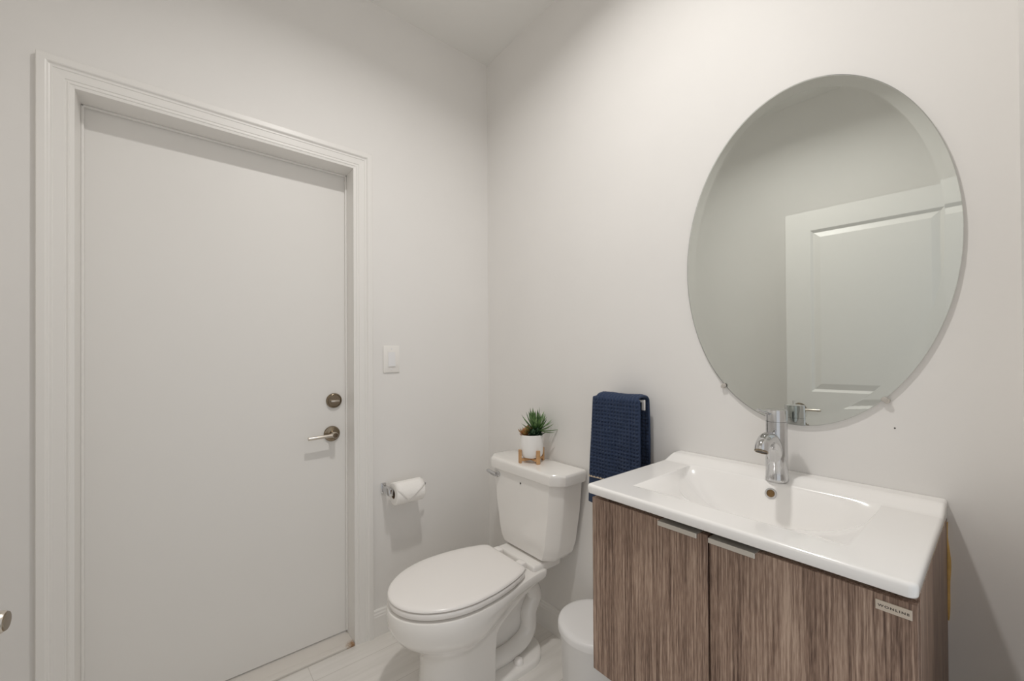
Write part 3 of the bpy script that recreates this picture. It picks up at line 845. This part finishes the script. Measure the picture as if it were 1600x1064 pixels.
lowr = [bm.verts.new((min(max(v.co.x, VX0 + 0.03), VX1 - 0.03), min(max(v.co.y, VYF + 0.05), -0.03), SZB)) for v in border]
n = len(border)
for i in range(n):
    if (lowr[i].co - lowr[(i + 1) % n].co).length > 1e-6 or True:
        try: bm.faces.new((prev[i], prev[(i + 1) % n], lowr[(i + 1) % n], lowr[i]))
        except ValueError: pass
bmesh.ops.remove_doubles(bm, verts=lowr, dist=1e-6)
obj('basin', bm, M['ceramic'], bs, 60)
# overflow hole in the back wall of the bowl
def overflow():
    x = 1.388
    best = min((abs(basin_z(x, BY1 - k * 0.0005) - 0.874), k) for k in range(1, 160))
    y = BY1 - best[1] * 0.0005
    e = 0.004
    nz = Vector((0, -(basin_z(x, y + e) - basin_z(x, y - e)) / (2 * e), 1)).normalized()
    return Vector((x, y, basin_z(x, y))), nz
op, on_ = overflow()
obj('overflow_ring', lathe([(0.0140, -0.003), (0.0140, 0.001), (0.0130, 0.0022), (0.0095, 0.0020), (0.0085, 0.0005), (0.0085, -0.004)], op, on_, 40, cap0=False, cap1=False), M['chrome'], bs, 40)
obj('overflow_hole', lathe([(0.0086, 0.0004), (0, 0.0003)], op, on_, 32, cap0=False), M['brass'], bs)

# ------------------------------------------------------------------ faucet
FX, FY, FZ = 1.393, -0.078, SZ + LEDGE * 0.55
fa = thing('faucet', 'chrome single-lever basin faucet standing behind the bowl', 'faucet', (FX, FY, FZ))
FB = 0.9035
obj('body', lathe([(0.0265, 0), (0.0265, 0.006), (0.0255, 0.010), (0.0250, 0.040), (0.0245, 0.110), (0.0245, 0.1535)], (FX, FY, FB), (0, 0, 1), 56), M['chrome'], fa, 35)
hd = obj('handle', lathe([(0.0235, 0.1535), (0.0245, 0.1545), (0.0245, 0.1835), (0.0235, 0.1850), (0, 0.1850)], (FX, FY, FB), (0, 0, 1), 56), M['chrome'], fa, 35)
bm = bmesh.new(); add_tube(bm, [(FX - 0.006, FY - 0.018, FB + 0.172), (FX - 0.014, FY - 0.045, FB + 0.181), (FX - 0.021, FY - 0.068, FB + 0.188)], [0.0036, 0.0034, 0.0034], 14)
obj('pin_lever', bm, M['chrome'], hd, 50)
sp = spline([(FX, FY - 0.001, 0.922), (FX, FY - 0.007, 0.962), (FX, FY - 0.020, 0.996), (FX, FY - 0.046, 1.017), (FX, FY - 0.076, 1.019), (FX, FY - 0.098, 1.008), (FX, FY - 0.106, 0.994)], 8)
bm = bmesh.new(); add_tube(bm, sp, [0.0200 - 0.0052 * i / (len(sp) - 1) for i in range(len(sp))], 28)
spo = obj('spout', bm, M['chrome'], fa, 45)
tdir = (sp[-1] - sp[-2]).normalized()
obj('aerator', lathe([(0.0150, -0.002), (0.0152, 0.0015), (0.0125, 0.002), (0.0118, -0.001), (0.0, -0.001)], sp[-1], tdir, 32, cap0=False), M['nickel'], spo, 40)
obj('aerator_screen', lathe([(0.0117, 0.0006), (0, 0.0008)], sp[-1], tdir, 32, cap0=False), M['darkhole'], spo)

# ------------------------------------------------------------------ mirror
MX, MZ, MA, MB = 1.420, 1.501, 0.3010, 0.4585
mi_ = thing('mirror', 'large oval mirror hanging on the wall above the faucet', 'mirror', (MX, 0, MZ))
def ell(a, b, y, n=160): return [(MX + a * math.cos(2 * PI * i / n), y, MZ + b * math.sin(2 * PI * i / n)) for i in range(n)]
YB_ = -0.0036; YF_ = -0.0091; BEV = 0.0255
bm = bmesh.new()
add_loft(bm, [ell(MA - 0.0006, MB - 0.0006, YB_), ell(MA, MB, YB_ - 0.0008), ell(MA, MB, YF_ + 0.0020), ell(MA - 0.0004, MB - 0.0004, YF_ + 0.0016), ell(MA - BEV, MB - BEV, YF_)])
gl = obj('glass', bm, M['glass'], mi_)
bm = bmesh.new()
add_loft(bm, [ell(MA - 0.001, MB - 0.001, YB_ + 0.0002), ell(MA - 0.001, MB - 0.001, YB_ + 0.0030)])
obj('silver_backing', bm, M['silver'], mi_)
for (x, z) in ((1.2335, 1.1405), (1.5905, 1.1325)):
    bm = bmesh.new()
    dx, dz = x - MX, z - MZ; l = math.hypot(dx / MA, dz / MB); nx, nz = Vector((dx / MA ** 2, 0, dz / MB ** 2)).normalized().xz
    ex, ez = MX + dx / l, MZ + dz / l
    add_lathe(bm, [(0.0058, 0), (0.0058, 0.0095), (0.0050, 0.0105), (0, 0.0108)], (ex + nx * 0.0065, 0, ez + nz * 0.0065), (0, -1, 0), 20)
    add_lathe(bm, [(0.0062, 0.0096), (0.0062, 0.0106), (0.005, 0.0112), (0, 0.0114)], (ex + nx * 0.001, 0, ez + nz * 0.001), (0, -1, 0), 20)
    obj('clip', bm, M['clip'], mi_, 40)

# ------------------------------------------------------------------ waste bin
BXc, BYc, BR = 0.846, -0.148, 0.134
bn = thing('trash_can', 'small round white plastic bin between toilet and vanity', 'trash can', (BXc, BYc, 0))
obj('body', lathe([(0.112, 0), (0.115, 0.004), (0.125, 0.262), (0.127, 0.266), (0.123, 0.266)], (BXc, BYc, 0), (0, 0, 1), 72), M['plastic'], bn, 35)
obj('lid', lathe([(0.1315, 0.263), (0.1335, 0.2645), (0.1340, 0.280), (0.1320, 0.2875), (0.1270, 0.2915), (0.110, 0.2940), (0.06, 0.2955), (0, 0.296)], (BXc, BYc, 0), (0, 0, 1), 72), M['plastic'], bn, 40)
